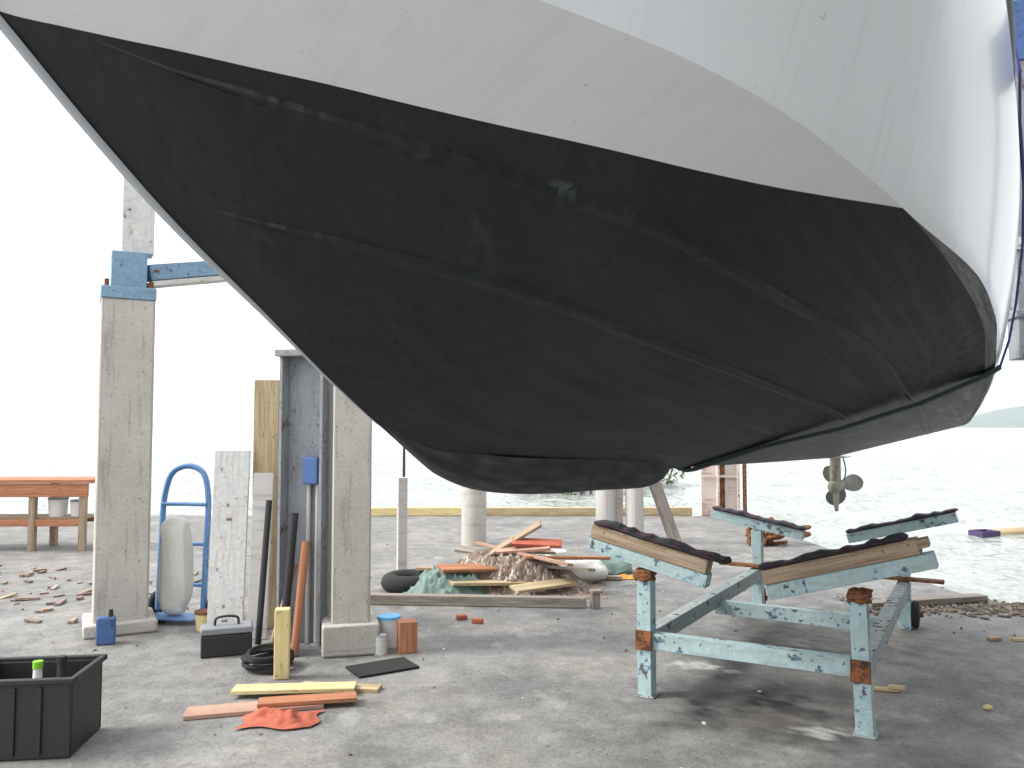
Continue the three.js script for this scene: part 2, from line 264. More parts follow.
// ------------------------------------------------------------------ boat
{
  const boat = thing('motor_boat', 'white motor boat hull with black antifouled bottom hanging over the yard', 'boat', ORG, -ALPHA);
  const keel = pchip([[-4.9, 3.4], [-4.7, 3.0], [-4.45, 2.66], [-4.2, 2.37], [-3.953, 2.162], [-3.82, 2.05], [-3.68, 1.943], [-3.486, 1.817], [-3.271, 1.677], [-3.108, 1.585], [-2.92, 1.517], [-2.6, 1.485], [-2.25, 1.47], [-1.45, 1.432], [-1.02, 1.421], [.244, 1.391], [2.606, 1.341]]);
  const ct = pchip([[-4.2, 0], [-4.0, .21], [-3.8, .41], [-3.536, .622], [-3.333, .759], [-3.113, .862], [-2.874, .94], [-2.617, 1.01], [-2.124, 1.095], [-1.785, 1.135], [-1.493, 1.152], [-1.02, 1.147], [.5, 1.09], [2.606, .99]]);
  const ch = pchip([[-4.2, 2.37], [-3.536, 2.211], [-3.113, 2.147], [-2.617, 2.072], [-2.124, 1.998], [-1.785, 1.946], [-1.493, 1.895], [-1.02, 1.807], [.5, 1.71], [2.606, 1.615]]);
  const wl = pchip([[-3.966, 0], [-3.943, .0805], [-3.927, .137], [-3.906, .205], [-3.867, .307], [-3.804, .43], [-3.736, .522], [-3.649, .607], [-3.557, .666], [-3.444, .723], [-3.302, .783], [-3.123, .842], [-2.896, .912], [-2.767, .952], [-2.617, 1]]);
  const gt = pchip([[-4.9, 0], [-4.75, .22], [-4.5, .49], [-4.2, .74], [-3.8, .97], [-3.4, 1.08], [-3, 1.145], [-2.5, 1.19], [-2, 1.215], [-1, 1.25], [.5, 1.23], [2.606, 1.1]]);
  const gh = pchip([[-4.9, 3.4], [-4, 3.26], [-3, 3.13], [-1, 2.95], [2.606, 2.8]]);
  const bot = (s, v) => [v * ct(s), keel(s) + (ch(s) - keel(s)) * v, s];
  const ramp = (s) => step(-2.64, -1.95, s);
  const oc = (s) => s < -4.2 ? [0, keel(s)] : [ct(s) + .034 * ramp(s), ch(s) + .026 * ramp(s)];
  const ex = (s) => mix(1.12, .52, step(-4.2, -1.2, s));
  const top = (s, w) => { const o = oc(s); return [o[0] + (gt(s) - o[0]) * Math.pow(w, ex(s)) + .042 * step(-3, -1.2, s) * Math.sin(Math.PI * w), o[1] + (gh(s) - o[1]) * w, s]; };
  const fine = (s) => mix(.6, 1, step(-3.7, -1.9, s));
  const both = (us, vs, fn, uvf) => [1, -1].map((k) => { const g = gridG(us, vs, (u, v) => { const [t, h, s] = fn(u, v); return [k > 0 ? t : -t * fine(s), h, -s]; }, uvf); if (k > 0) return g; const I = g.index.array; for (let i = 0; i < I.length; i += 3) [I[i], I[i + 1]] = [I[i + 1], I[i]]; g.computeVertexNormals(); return g; });
  const sBlack = [...range(-3.966, -3.7, 50), ...range(-3.7, -2.617, 60).slice(1), ...range(-2.617, 2.606, 110).slice(1)];
  const bottom = mesh('hull_bottom', both(sBlack, range(0, 1, 40), (s, v) => bot(s, v * wl(s)), (s, v) => [(s + 3.955) / 6.561, v * wl(s) * .985 + .005]), M.anti, boat);
  bottom.userData.label = 'black antifouled hull bottom';
  mesh('chine_flat', both(range(-2.617, 2.606, 90), range(0, 1, 3), (s, k) => { const o = oc(s); return [mix(ct(s), o[0], k), mix(ch(s), o[1], k), s]; }, (s, k) => [(s + 3.955) / 6.561, .1 + .8 * k]), M.antiWorn, boat);
  mesh('bow_flank', both([...range(-4.2, -3.966, 16), ...range(-3.966, -3.7, 50).slice(1), ...range(-3.7, -2.617, 60).slice(1)], range(0, 1, 24), (s, v) => bot(s, mix(wl(s), 1, v)), (s, v) => [s, v]), M.gelcoat, boat);
  mesh('topside', both([...range(-4.9, -2.6, 90), ...range(-2.6, 2.606, 80).slice(1)], range(0, 1, 30).map((x) => x * x * .4 + x * .6), (s, w) => top(s, w), (s, w) => [s + 3, 1.3 * w]), M.gelcoat, boat);
  // keel fin with a rounded foot
  const fin = pchip([[-3.14, 1.605], [-3.0, 1.525], [-2.917, 1.483], [-2.738, 1.434], [-2.53, 1.409], [-1.98, 1.384], [-1.62, 1.37], [-1.45, 1.386], [-1.36, 1.405], [-1.29, 1.428]]);
  mesh('keel_fin', gridG(range(-3.14, -1.29, 70), range(0, 1, 14), (s, k) => { const a = (k * 2 - 1), q = step(-3.14, -2.6, s) * step(-1.29, -1.5, s), hw = .012 + .03 * q, b = fin(s), t0 = keel(s) + .03, f = Math.pow(Math.abs(a), 1.6); return [Math.sign(a) * hw * Math.pow(Math.abs(a), .45) * (1 + .5 * f), mix(b, t0, Math.pow(Math.abs(a), 3)), -s]; }, (s, k) => [(s + 3.955) / 6.561, Math.abs(k - .5) * 2]), M.finGrey, boat);
  // bright stem band
  { const pts = range(-4.6, -3.15, 40), g = gridG(pts, range(0, Math.PI, 8), (s, a) => { const r = .0085 * step(-3.12, -3.8, s) + .0015, d = .02, k0 = keel(s - d), k1 = keel(s + d), n = V3(0, 2 * d, k1 - k0).normalize(); const hh = keel(s); return [Math.cos(a) * r * .8, hh - Math.sin(a) * r * .55, -s + Math.sin(a) * r * .8]; }, (s, a) => [s, a]); mesh('stem_band', g, M.stem, boat); }
  // lifting strakes
  const strake = (line, s0, s1) => { const vv = pchip(line), list = []; for (const k of [1, -1]) { const g = gridG(range(s0, s1, 90), [0, 1, 2, 3], (s, j) => { const e = step(s0, s0 + .25, s) * step(s1, s1 - .12, s), w = .024 * e + .002, dv = w / Math.max(.12, ct(s)); const v = vv(s), a = bot(s, v - dv), b = bot(s, v + dv * .35); const P = [[a[0], a[1] + .004], [mix(a[0], b[0], .86), b[1] - .013 * e - .002], [b[0], b[1] - .01 * e - .0015], [b[0] + .001, b[1] + .004]][j]; return [k > 0 ? P[0] : -P[0] * fine(s), P[1], -s]; }, (s, j) => [(s + 3.955) / 6.561, vv(s) * .98 + j * .004]); list.push(toCreasedNormals(g, .5)); } mesh('strake', list, M.anti, boat); };
  strake([[-3.87, .27], [-3.714, .46], [-3.52, .58], [-3.277, .665], [-3.16, .7], [-2.947, .725], [-2.577, .728], [-2.121, .75], [-1.1, .77], [-.73, .78], [2.143, .745], [2.6, .74]], -3.87, 2.55);
  strake([[-3.7, .06], [-3.559, .215], [-3.374, .36], [-3.18, .455], [-2.966, .5], [-2.461, .51], [-1.888, .522], [-1.0, .565], [-.9, .565]], -3.7, -.92);
  // transom, deck, rub rail
  { const rim = []; for (const v of range(0, 1, 10)) rim.push(bot(2.606, v)); for (const w of range(0, 1, 14)) rim.push(top(2.606, w)); const sh = new THREE.Shape(); rim.forEach(([t, h], i) => i ? sh.lineTo(t, h) : sh.moveTo(t, h)); [...rim].reverse().forEach(([t, h]) => sh.lineTo(-t, h)); mesh('transom', at(new THREE.ShapeGeometry(sh), 0, 0, -2.606), M.gelcoat, boat); }
  mesh('deck', gridG(range(-4.88, 2.6, 60), range(-1, 1, 8), (s, k) => [k * gt(s) * (k < 0 ? fine(s) : 1), gh(s) + .03 * (1 - k * k), -s], (s, k) => [s, k]), M.gelcoat, boat);
  for (const k of [1, -1]) mesh('rub_rail', tubeG(range(-4.85, 2.6, 30).map((s) => { const q = top(s, .97); return B(k > 0 ? q[0] : -q[0] * fine(s), q[1], s); }), .022, 90, 8), M.steelGrey, boat);
  // stern drive leg with propeller
  const leg = new THREE.Group(); leg.name = 'stern_drive'; leg.position.set(0, 0, -2.86); boat.add(leg);
  { const sh = new THREE.Shape(); sh.absellipse(0, 0, .042, .1, 0, Math.PI * 2); const g = new THREE.ExtrudeGeometry(sh, { depth: .34, bevelEnabled: false, curveSegments: 20 }); g.rotateX(-Math.PI / 2); g.translate(0, 1.09, 0); mesh('drive_leg', g, M.leg, leg); }
  mesh('bracket', [at(boxG(.16, .2, .34, .02), 0, 1.47, .1)], M.leg, leg);
  mesh('cavitation_plate', at(boxG(.17, .012, .34, .005), .02, 1.345, -.03), M.white, leg);
  { const g = new THREE.LatheGeometry([[0, -.2], [.02, -.19], [.042, -.15], [.055, -.08], [.058, 0], [.055, .1], [.05, .17]].map(([x, y]) => new THREE.Vector2(x, y)), 24); g.rotateX(-Math.PI / 2); g.translate(0, 1.09, 0); mesh('gear_housing', g, M.leg, leg); }
  { const sh = new THREE.Shape(); sh.moveTo(-.1, 0); sh.lineTo(.1, 0); sh.quadraticCurveTo(.09, -.1, .05, -.17); sh.lineTo(.0, -.17); sh.quadraticCurveTo(-.06, -.1, -.1, 0); const g = new THREE.ExtrudeGeometry(sh, { depth: .012, bevelEnabled: true, bevelSize: .004, bevelThickness: .006, bevelSegments: 2 }); g.translate(0, 0, -.006); g.rotateY(Math.PI / 2); g.translate(0, 1.05, 0); mesh('skeg', g, M.leg, leg); }
  mesh('hose', tubeG([V3(.06, 1.34, -.02), V3(.08, 1.25, -.01), V3(.075, 1.17, 0), V3(.05, 1.13, .01)], .006, 16, 6), M.bluePale, leg);
  const prop = new THREE.Group(); prop.name = 'propeller'; prop.position.set(0, 1.09, -3.1); boat.add(prop);
  { const g = new THREE.CylinderGeometry(.048, .04, .14, 20); g.rotateX(Math.PI / 2); mesh('hub', g, M.prop, prop); }
  const blade = gridG(range(0, 1, 14), range(-1, 1, 10), (r, c) => { const R = .03 + r * .165, w = .095 * Math.pow(Math.sin(Math.PI * clamp(.16 + r * .84)), .55) * (r > .999 ? 0 : 1), tw = .95 - .55 * r; const x = c * w * Math.cos(tw), z = c * w * Math.sin(tw) + .012 * c * c; return [x + .02 * r, R, z]; }, (r, c) => [r, c]);
  const inner = blade.clone(); inner.translate(0, 0, .005);
  const bladeG = mergeGeometries([blade, inner]);
  for (const a of [-74, 46, 166]) { const m = mesh('blade', bladeG, M.prop, prop); m.rotation.z = a * Math.PI / 180; }

  // ---------------- lifting sling, round the hull
  const S0 = -1.02, path = [];
  for (const v of [.0, .3, .55, .6, .77, .81, 1]) { const q = bot(S0, v); const lift = v > .5 && v < .9 ? .034 : .008; path.push([q[0], q[1] - lift]); }
  { const o = oc(S0); path.push([o[0] + .012, o[1] - .004]); }
  const nb = path.length;
  for (const w of [.08, .2, .4, .6, .8, .97]) { const q = top(S0, w); path.push([q[0] + .013 + (w > .9 ? .02 : 0), q[1]]); }
  path.push([1.1, 4.1], [.92, 5.2]);
  const ribbon = (pts, W, th, close) => { const list = []; for (const k of [1, -1]) { const o = []; pts.forEach((p, i) => { const a = pts[Math.max(0, i - 1)], b = pts[Math.min(pts.length - 1, i + 1)], d = Math.hypot(b[0] - a[0], b[1] - a[1]), n = [(b[1] - a[1]) / d, -(b[0] - a[0]) / d]; o.push([p, [p[0] + n[0] * th, p[1] + n[1] * th]]); }); let L = 0; const len = pts.map((p, i) => L += i ? Math.hypot(p[0] - pts[i - 1][0], p[1] - pts[i - 1][1]) : 0); list.push(gridG(pts.map((_, i) => i), [0, 1, 2, 3, 4], (i, j) => { const q = o[i][j === 1 || j === 2 ? 1 : 0], z = (j === 0 || j === 1 || j === 4) ? -W / 2 : W / 2; return [k * q[0], q[1], -(S0 + z)]; }, (i, j) => [len[i], j * .05])); } return list.map((g) => toCreasedNormals(g, .6)); };
  const sling = thing('lifting_sling', 'blue webbing lifting sling wrapped under the black boat bottom', 'sling', ORG, -ALPHA);
  mesh('wear_sleeve', ribbon(path.slice(0, nb), .11, .014), M.sleeve, sling);
  for (const g of ribbon(path.slice(nb - 1), .1, .008)) mesh('webbing', g, M.webbing, sling);
  const spread = thing('spreader_beam', 'blue steel spreader beam above the boat holding the sling', 'lifting beam', ORG, -ALPHA);
  mesh('beam', at(boxG(2.0, .18, .14, .01), 0, 5.28, 1.02), M.blue, spread);
  for (const k of [-1, 1]) mesh('shackle', at(new THREE.TorusGeometry(.07, .018, 8, 20).rotateY(Math.PI / 2), k * .9, 5.2, 1.02), M.steelGrey, spread);
  mesh('lifting_chain', [tubeG([B(-.8, 5.36, S0), B(0, 7.2, S0)], .02, 8), tubeG([B(.8, 5.36, S0), B(0, 7.2, S0)], .02, 8), tubeG([B(0, 7.2, S0), B(0, 12, S0)], .025, 8)], M.steelGrey, spread);
}

// ------------------------------------------------------------------ boat cradle
{
  const c = thing('boat_cradle', 'rusty pale teal steel boat cradle with padded timber bunks', 'cradle', ORG, -ALPHA);
  const X0 = -.645, X1 = .545, F = .08, R = 2.63, LW = .088;
  const leg = (t, s, h0, h1, lean = 0) => mesh('leg', beamG(B(t + lean, h0, s), B(t, h1, s), LW, LW, .006, V3(0, 0, 1)), M.teal, c);
  const fl = leg(X0, F, .0, .745), fr = leg(X1 - .008, F, .0, .73, .022), rl = leg(X0 + .03, R, .0, .7), rr_ = leg(X1 - .01, R, .0, .72);
  for (const [l, t] of [[fl, X0], [fr, X1 + .012]]) {
    mesh('foot_plate', at(boxG(.118, .012, .112, .004), t, .0062, -F), M.tealWorn, l);
  }
  for (const [l, t] of [[fl, X0], [fr, X1 + .002]]) {
    const p = mesh('gusset_plate', at(boxG(LW + .012, .115, .012, .004), t, .335, -F + LW / 2 + .009), M.rust, l); p.userData.label = 'square rusty plate';
    const g = new THREE.SphereGeometry(.062, 14, 10); { const q = g.attributes.position; for (let i = 0; i < q.count; i++) { const n = .8 + .4 * hash(Math.round(q.getX(i) * 300), Math.round(q.getY(i) * 300 + q.getZ(i) * 70), 5), bx = (v) => Math.sign(v) * Math.min(.052, Math.abs(v) * 1.5); q.setXYZ(i, bx(q.getX(i)) * n, q.getY(i) * n * .62, bx(q.getZ(i)) * n); } g.computeVertexNormals(); } g.translate(t, .715, -F + .01); mesh('weld', g, M.rust, l).userData.label = 'flaking rusty weld under the bunk';
  }
  mesh('cross_rail', beamG(B(X0 + LW / 2, .33, F), B(X1 - LW / 2 - .004, .343, F), .098, .06), M.teal, c);
  mesh('cross_rail', beamG(B(X0 + .02, .275, 1.42), B(X1 - .03, .275, 1.42), .1, .055), M.teal, c);
  mesh('side_rail', beamG(B(X0 - .002, .33, F + LW / 2), B(X0 + .028, .33, R - LW / 2), .1, .082), M.tealWorn, c);
  mesh('side_rail', beamG(B(X1 + .002, .335, F + LW / 2), B(X1 - .01, .335, R - LW / 2), .1, .084), M.tealWorn, c);
  for (const [l, t0, t1] of [[rl, -.92, -.48], [rr_, .3, .82]]) mesh('rusty_bar', beamG(B(t0, .405, R - .075), B(t1, .405, R - .075), .022, .1, .003), M.rust, l);
  // wheels at the aft feet
  for (const [l, t] of [[rl, X0 + .03], [rr_, X1 + .055]]) {
    const g = new THREE.LatheGeometry([[.02, -.03], [.07, -.032], [.1, -.026], [.108, 0], [.1, .026], [.07, .032], [.02, .03]].map(([x, y]) => new THREE.Vector2(x, y)), 28); g.rotateZ(Math.PI / 2); g.translate(t, .1085, -R - .07);
    const w = mesh('wheel', g, M.rubber, l); const a = new THREE.CylinderGeometry(.022, .022, .12, 12); a.rotateZ(Math.PI / 2); a.translate(t, .1085, -R - .07); mesh('axle', a, M.rust, w);
  }
  // bunks: steel channel, timber, rubber pad
  const bunk = (s, a, b, wa, wb, pa, pb, n) => { // [t,h] of the channel underside
    const A = B(a[0], a[1] + .04, s), Z = B(b[0], b[1] + .04, s), dir = Z.clone().sub(A), L = dir.length(), u = dir.clone().normalize(), up = V3(-u.y, u.x, 0); if (up.y < 0) up.negate();
    const g = new THREE.Group(); g.name = 'bunk'; c.add(g);
    const pt = (k, o) => A.clone().addScaledVector(u, k * L).addScaledVector(up, o);
    mesh('channel', beamG(pt(0, 0), pt(1, 0), .08, .1, .004, up), M.teal, g);
    if (n) { mesh('timber', beamG(pt(wa, .04 + n / 2), pt(wb, .04 + n / 2), n - .002, .115, .006, up), M.wood, g); }
    // lumpy pad
    const N = 40, pg = gridG(range(pa, pb, N), range(0, 1, 12), (k, q) => { const nz = (f, z) => vnoise(k * f + 9 + s, z, 512, 512, 61) - .5, w = .07 + .02 * nz(9, 1), th = .026 + .02 * nz(7, 2) + .016 * nz(19, 3), ang = q * Math.PI * 2, e = step(pa - .001, pa + .03, k) * step(pb + .001, pb - .03, k) * .6 + .4; const P = pt(k, .042 + n + th / 2 + Math.sin(ang) * Math.sign(1) * th * .6 * e); return [P.x, P.y, P.z + Math.sign(Math.cos(ang)) * Math.pow(Math.abs(Math.cos(ang)), .4) * w * e]; }, (k, q) => [k * L, q * .3]);
    mesh('pad', mergeVertices(pg), M.pad, g);
  };
  bunk(F, [-1.0, .838], [-.262, .674], 0, .985, -.005, 1.13, .088);
  bunk(F, [.905, .895], [.08, .648], .06, 1.0, .105, 1.02, .085);
  bunk(R, [-1.01, .79], [-.225, .645], 0, 1, -.005, 1.005, 0);
  bunk(R, [.915, .865], [.125, .645], 0, 1, -.03, 1.005, 0);
  // warped offcut on the outer end of the near bunk
  mesh('wedge', beamG(B(.77, .99, F), B(.875, 1.022, F), .045, .11, .004), M.wood, c);
}

// ------------------------------------------------------------------ pillars and posts of the yard
const P = (X, Z, Y = 0) => [X, Y, -Z];
const cyl = (r0, r1, h, n = 24, y = 0) => at(new THREE.CylinderGeometry(r1, r0, h, n, 1), 0, y + h / 2, 0);
{
  const p = thing('hoist_pillar', 'tall concrete pillar with pale blue clamp and steel arm, far left', 'pillar', P(-3.12, 6.45), .5);
  mesh('shaft', at(boxG(.39, 2.62, .38, .02, 1), 0, 1.31, 0), M.concrete, p);
  mesh('footing', at(boxG(.52, .1, .52, .02), 0, .05, 0), M.concrete, p);
  const cl = mesh('clamp', [at(boxG(.4, .1, .4, .01), 0, 2.66, 0), at(boxG(.26, .3, .3, .01), 0, 2.85, 0)], M.bluePale, p);
  for (const x of [-.16, .16]) mesh('bolt', at(new THREE.CylinderGeometry(.02, .02, .06, 6), x, 2.735, .16), M.rust, cl);
  mesh('mast', at(boxG(.24, 3.2, .2, .01, 1), .06, 4.6, 0), M.steelWhite, p);
  const arm = mesh('arm', beamG(V3(.14, 2.86, 0), V3(1.9, 3.25, -.5), .13, .14, .008), M.bluePale, p);
  mesh('arm_flange', beamG(V3(.14, 2.76, 0), V3(1.9, 3.15, -.5), .04, .24, .004), M.steelWhite, arm);
}
single('concrete_column', merge([at(boxG(.27, 4.2, .27, .015, 1), 0, 2.1, 0), at(boxG(.4, .22, .4, .02), 0, .11, 0)]), M.concrete, 'beige square concrete column rising behind the bow', 'column', P(-1.17, 5.86), .25);
{
  const h = thing('steel_column', 'grey steel flanged column with flat cap plate near the bow', 'column', P(-1.52, 5.98), -.2);
  mesh('web', at(boxG(.3, 2.12, .02, .002, 1), 0, 1.06, 0), M.steelGrey, h);
  for (const x of [-.16, .16]) mesh('flange', at(boxG(.022, 2.12, .26, .002, 1), x, 1.06, 0), M.steelGrey, h);
  mesh('cap_plate', at(boxG(.4, .05, .32, .004), 0, 2.145, 0), M.steelGrey, h);
  mesh('base_plate', at(boxG(.48, .03, .4, .004), 0, .015, 0), M.steelGrey, h);
  const b = mesh('switch_box', at(boxG(.12, .2, .08, .01), .06, 1.28, .055), M.blue, h);
  mesh('conduit', [at(cyl(.016, .016, 1.15, 12), .03, .03, .04), at(cyl(.016, .016, 1.15, 12), .1, .03, .04)], M.pipe, h);
}
single('timber_post', at(boxG(.2, 1.98, .14, .01, 1), 0, .99, 0), M.tan, 'thick tan timber post upright beside the grey steel column', 'post', P(-1.98, 6.5), .1);
{
  const bd = (x, z, w, hgt, lean, m, label) => { const g = at(boxG(w, hgt, .03, .004, 1), 0, hgt / 2, 0); g.rotateX(lean); single('board', g, m, label, 'board', P(x, z), .05, 'boards leaning by the steel column'); };
  bd(-2.2, 6.22, .27, 1.42, -.09, M.steelWhite, 'wide pale grey board leaning next to the blue hand truck');
  bd(-1.93, 6.13, .15, 1.25, -.12, M.pipe, 'narrow pale board leaning in front of the tan timber post');
}
{
  const pole = (x, z, dx, dz, h, r, m, name, label) => single(name, tubeG([V3(0, r * .5, 0), V3(dx, h, dz)], r, 3, 10), m, label, 'pole', P(x, z), 0, 'poles propped by the columns');
  pole(-1.86, 5.95, .03, -.12, 1.05, .024, M.black, 'iron_bar', 'short black bar propped against the narrow pale board');
  pole(-1.62, 5.72, .05, -.1, .98, .03, M.black, 'iron_bar', 'thick black bar propped against the grey steel column');
  pole(-1.52, 5.68, .04, -.12, .78, .03, M.woodOrange, 'broom_handle', 'brown wooden handle propped against the grey steel column');
  pole(-1.72, 5.78, .16, -.05, .62, .02, M.pinkTile, 'copper_pipe', 'dull reddish pipe leaning across the black bars');
}
single('grey_pillar', cyl(.17, .17, 1.9), M.concrete, 'round grey pillar behind the scrap pile under the keel', 'pillar', P(-.52, 11), 0);
single('round_pillar', cyl(.14, .13, 2.4), M.pipe, 'round whitish pillar with a pale board strapped to it', 'pillar', P(1.29, 11.1), 0);
single('strap_board', at(boxG(.1, 2.3, .06, .005, 1), 0, 1.15, 0), M.pileWhite, 'thin pale board standing beside the round whitish pillars', 'board', P(1.49, 11.2));
single('round_pillar', cyl(.125, .12, 2.4), M.pipe, 'round whitish pillar nearest the leaning plank', 'pillar', P(1.68, 11.05), 0);
single('thin_post', at(boxG(.1, 1.05, .1, .005, 1), 0, .525, 0), M.pipe, 'thin grey post standing left of the scrap pile', 'post', P(-1.2, 8.8), .3);
single('leaning_plank', beamG(V3(.03, .03, 0), V3(-.52, 1.75, -.35), .04, .17, .005, V3(0, 0, 1)), M.woodGrey, 'weathered plank leaning beside the round whitish pillars', 'plank', P(2.2, 11.0));
single('black_rod', at(cyl(.03, .022, 1.35, 10), 0, .0, 0), M.black, 'thin black rod on the quay edge behind the bow', 'rod', P(-1.95, 14.5));
{
  const s = thing('sheet_pile', 'rust streaked white steel piles at the quay edge', 'steel pile', P(3.82, 14.45), -.1);
  for (const [x, w, m] of [[-.28, .26, M.pileWhite], [-.06, .12, M.rust], [.1, .2, M.pileWhite]]) mesh('panel', at(boxG(w, 1.9, .04, .004, 1), x, .75, x * .1), m, s);
  for (const x of [-.13, .22, .34]) mesh('flange', at(boxG(.04, 1.95, .18, .004, 1), x, .77, .06), x > .3 ? M.rust : M.pileWhite, s);
  mesh('tie_bar', at(boxG(.6, .05, .05, .004), -.08, .72, .07), M.pileWhite, s);
}
for (const [x0, x1, m, l] of [[-3.4, -.6, M.woodYellow, 'yellowish timber kerb beam on the quay edge behind the bow'], [-.55, 3.25, M.tan, 'tan timber kerb beam on the quay edge by the leaning plank']]) single('kerb_beam', beamG(V3(x0, .075, -14.55), V3(x1, .075, -14.6), .15, .16, .015), m, l, 'beam');

// ------------------------------------------------------------------ yard clutter on the left
{
  const b = thing('work_bench', 'orange brown timber work bench at the far left', 'bench', P(-6.5, 10.7), .03);
  for (let i = 0; i < 3; i++) mesh('plank', at(boxG(2.1, .05, .215, .006), 0, .895, -.23 + i * .23), M.woodOrange, b);
  mesh('apron', at(boxG(2.0, .17, .03, .004), 0, .78, .3), M.woodOrange, b);
  for (const x of [-.9, .28, .92]) for (const z of [-.26, .26]) mesh('leg', at(boxG(.08, .86, .08, .005, 1), x, .43, z), M.wood, b);
  mesh('rail', at(boxG(1.9, .09, .05, .004), 0, .36, .26), M.woodOrange, b);
  mesh('rail', at(boxG(1.9, .09, .05, .004), 0, .36, -.26), M.woodOrange, b);
  mesh('shelf', at(boxG(1.9, .02, .46, .004), 0, .415, 0), M.wood, b);
  const tub = (x, r, h, l) => { const t = thing('paint_tub', l, 'tub', P(-6.5 + x, 10.65, .426), 0, 'tubs on the bench shelf'); mesh('tub_body', cyl(r * .88, r, h, 24), M.white, t); mesh('lid', at(cyl(r * 1.04, r * 1.04, .025, 24), 0, h, 0), M.steelGrey, t); };
  tub(.5, .12, .22, 'larger white paint tub on the bench shelf'); tub(.76, .09, .19, 'smaller white paint tub on the bench shelf');
}
{
  const t = thing('hand_truck', 'blue tubular hand truck with arched top carrying a white sack', 'hand truck', P(-2.76, 6.75), -.12);
  const arch = [V3(-.2, .08, 0), V3(-.2, .6, -.03), V3(-.19, 1.05, -.06), V3(-.13, 1.22, -.075), V3(0, 1.27, -.08), V3(.13, 1.22, -.075), V3(.19, 1.05, -.06), V3(.2, .6, -.03), V3(.2, .08, 0)];
  mesh('frame', tubeG(arch, .024, 80, 10), M.blueBright, t);
  for (const y of [.28, .62, .95]) mesh('cross_bar', tubeG([V3(-.2, y, -.03), V3(0, y, -.05), V3(.2, y, -.03)], .016, 10, 8), M.blueBright, t);
  mesh('toe_plate', at(boxG(.44, .012, .22, .003), 0, .05, .1), M.blueBright, t);
  for (const x of [-.27, .27]) { const w = mesh('wheel', at(new THREE.TorusGeometry(.075, .033, 12, 28).rotateY(Math.PI / 2), x * .96, .1085, -.08), M.rubber, t); mesh('rim', at(new THREE.CylinderGeometry(.055, .055, .03, 20).rotateZ(Math.PI / 2), x * .96, .1085, -.08), M.woodYellow, w); }
  const g = new THREE.SphereGeometry(.5, 36, 28), q = g.attributes.position; for (let i = 0; i < q.count; i++) { const x = q.getX(i) * 2, y = q.getY(i) * 2, z = q.getZ(i) * 2, e = (v, k) => Math.sign(v) * Math.pow(Math.abs(v), k), n = 1 + .08 * Math.sin(5 * y + 3 * x) + .05 * Math.sin(11 * x + 2 * y); q.setXYZ(i, e(x, .6) * .125 * n, e(y, .5) * .4, e(z, .7) * .09 * n); } g.computeVertexNormals(); g.translate(0, .462, .09);
  single('sack', g, M.sack, 'slumped white woven sack standing on the blue hand truck', 'sack', P(-2.76, 6.75), -.12);
}
single('yellow_block', at(boxG(.095, .44, .08, .008, 1), 0, .22, 0), M.woodYellow, 'pale yellow timber block standing on end near the columns', 'timber', P(-1.47, 5.2), .2);
{
  const pl = (X, Z, L, w, a, y, m, l, name = 'floor_plank') => single(name, at(boxG(L, .024, w, .004), 0, y + .013, 0), m, l, 'plank', P(X, Z), a, 'planks lying near the yellow block');
  pl(-1.45, 4.62, .75, .16, .25, 0, M.pinkTile, 'pinkish board lying flat on the concrete, left of the pile');
  pl(-1.3, 4.88, .72, .13, .08, .026, M.woodYellow, 'tan board lying beneath the pale yellow block');
  pl(-1.17, 4.68, .55, .12, .2, .026, M.woodOrange, 'orange brown board at the near edge of the plank pile');
  pl(-1.05, 4.98, .5, .1, -.12, .0, M.tan, 'tan board at the right end of the plank pile');
  const g = gridG(range(-.2, .2, 30), range(-.13, .13, 20), (x, z) => [x + .02 * Math.sin(z * 30), .012 + .045 * Math.max(0, fbm(x + 2, z + 2, 18, 18, 3, 700) - .3) * step(.2, .1, Math.abs(x)) * step(.13, .06, Math.abs(z)) * 2 , z + .02 * Math.sin(x * 22)], (x, z) => [x, z]);
  single('red_rag', g, M.red, 'crumpled red rag in front of the plank pile', 'rag', P(-1.26, 4.45));
  single('dark_slab', at(boxG(.42, .016, .26, .004), 0, .009, 0), M.rubber, 'thin dark slab lying flat right of the column foot', 'mat', P(-.86, 5.4), .55);  // thin near-black slab laid flat on the ground
}
{
  const b = thing('small_bucket', 'small white bucket with light blue lid near the column', 'bucket', P(-.9, 5.95)); mesh('bucket_body', cyl(.065, .08, .2, 24), M.white, b); mesh('lid', at(cyl(.085, .085, .02, 24), .0, .2, 0), mat({ color: lin(.12, .45, .8), roughness: .5 }), b);
  single('wood_crate', merge([at(boxG(.13, .22, .12, .004, 1), 0, .11, 0)]), M.woodOrange, 'small ochre wooden block beside the white bucket', 'block', P(-.75, 5.8), .3);
  const can = thing('paint_tin', 'pale grey paint tin in front of the white bucket', 'tin', P(-.93, 5.75)); mesh('tin_body', cyl(.05, .05, .13, 20), M.steelWhite, can); mesh('rim', at(new THREE.TorusGeometry(.049, .005, 8, 24).rotateX(Math.PI / 2), 0, .13, 0), M.steelGrey, can);
}
single('ground_beam', beamG(V3(-1.3, .045, -7.35), V3(.66, .045, -7.2), .09, .1, .008), M.woodGrey, 'long grey timber beam lying on the concrete before the scrap pile', 'beam');
single('end_block', merge([at(boxG(.07, .13, .08, .006, 1), 0, .065, 0), at(boxG(.1, .03, .1, .004), .01, .147, 0)]), M.woodGrey, 'small wooden block at the end of the long grey beam', 'block', P(.735, 7.17), .2);
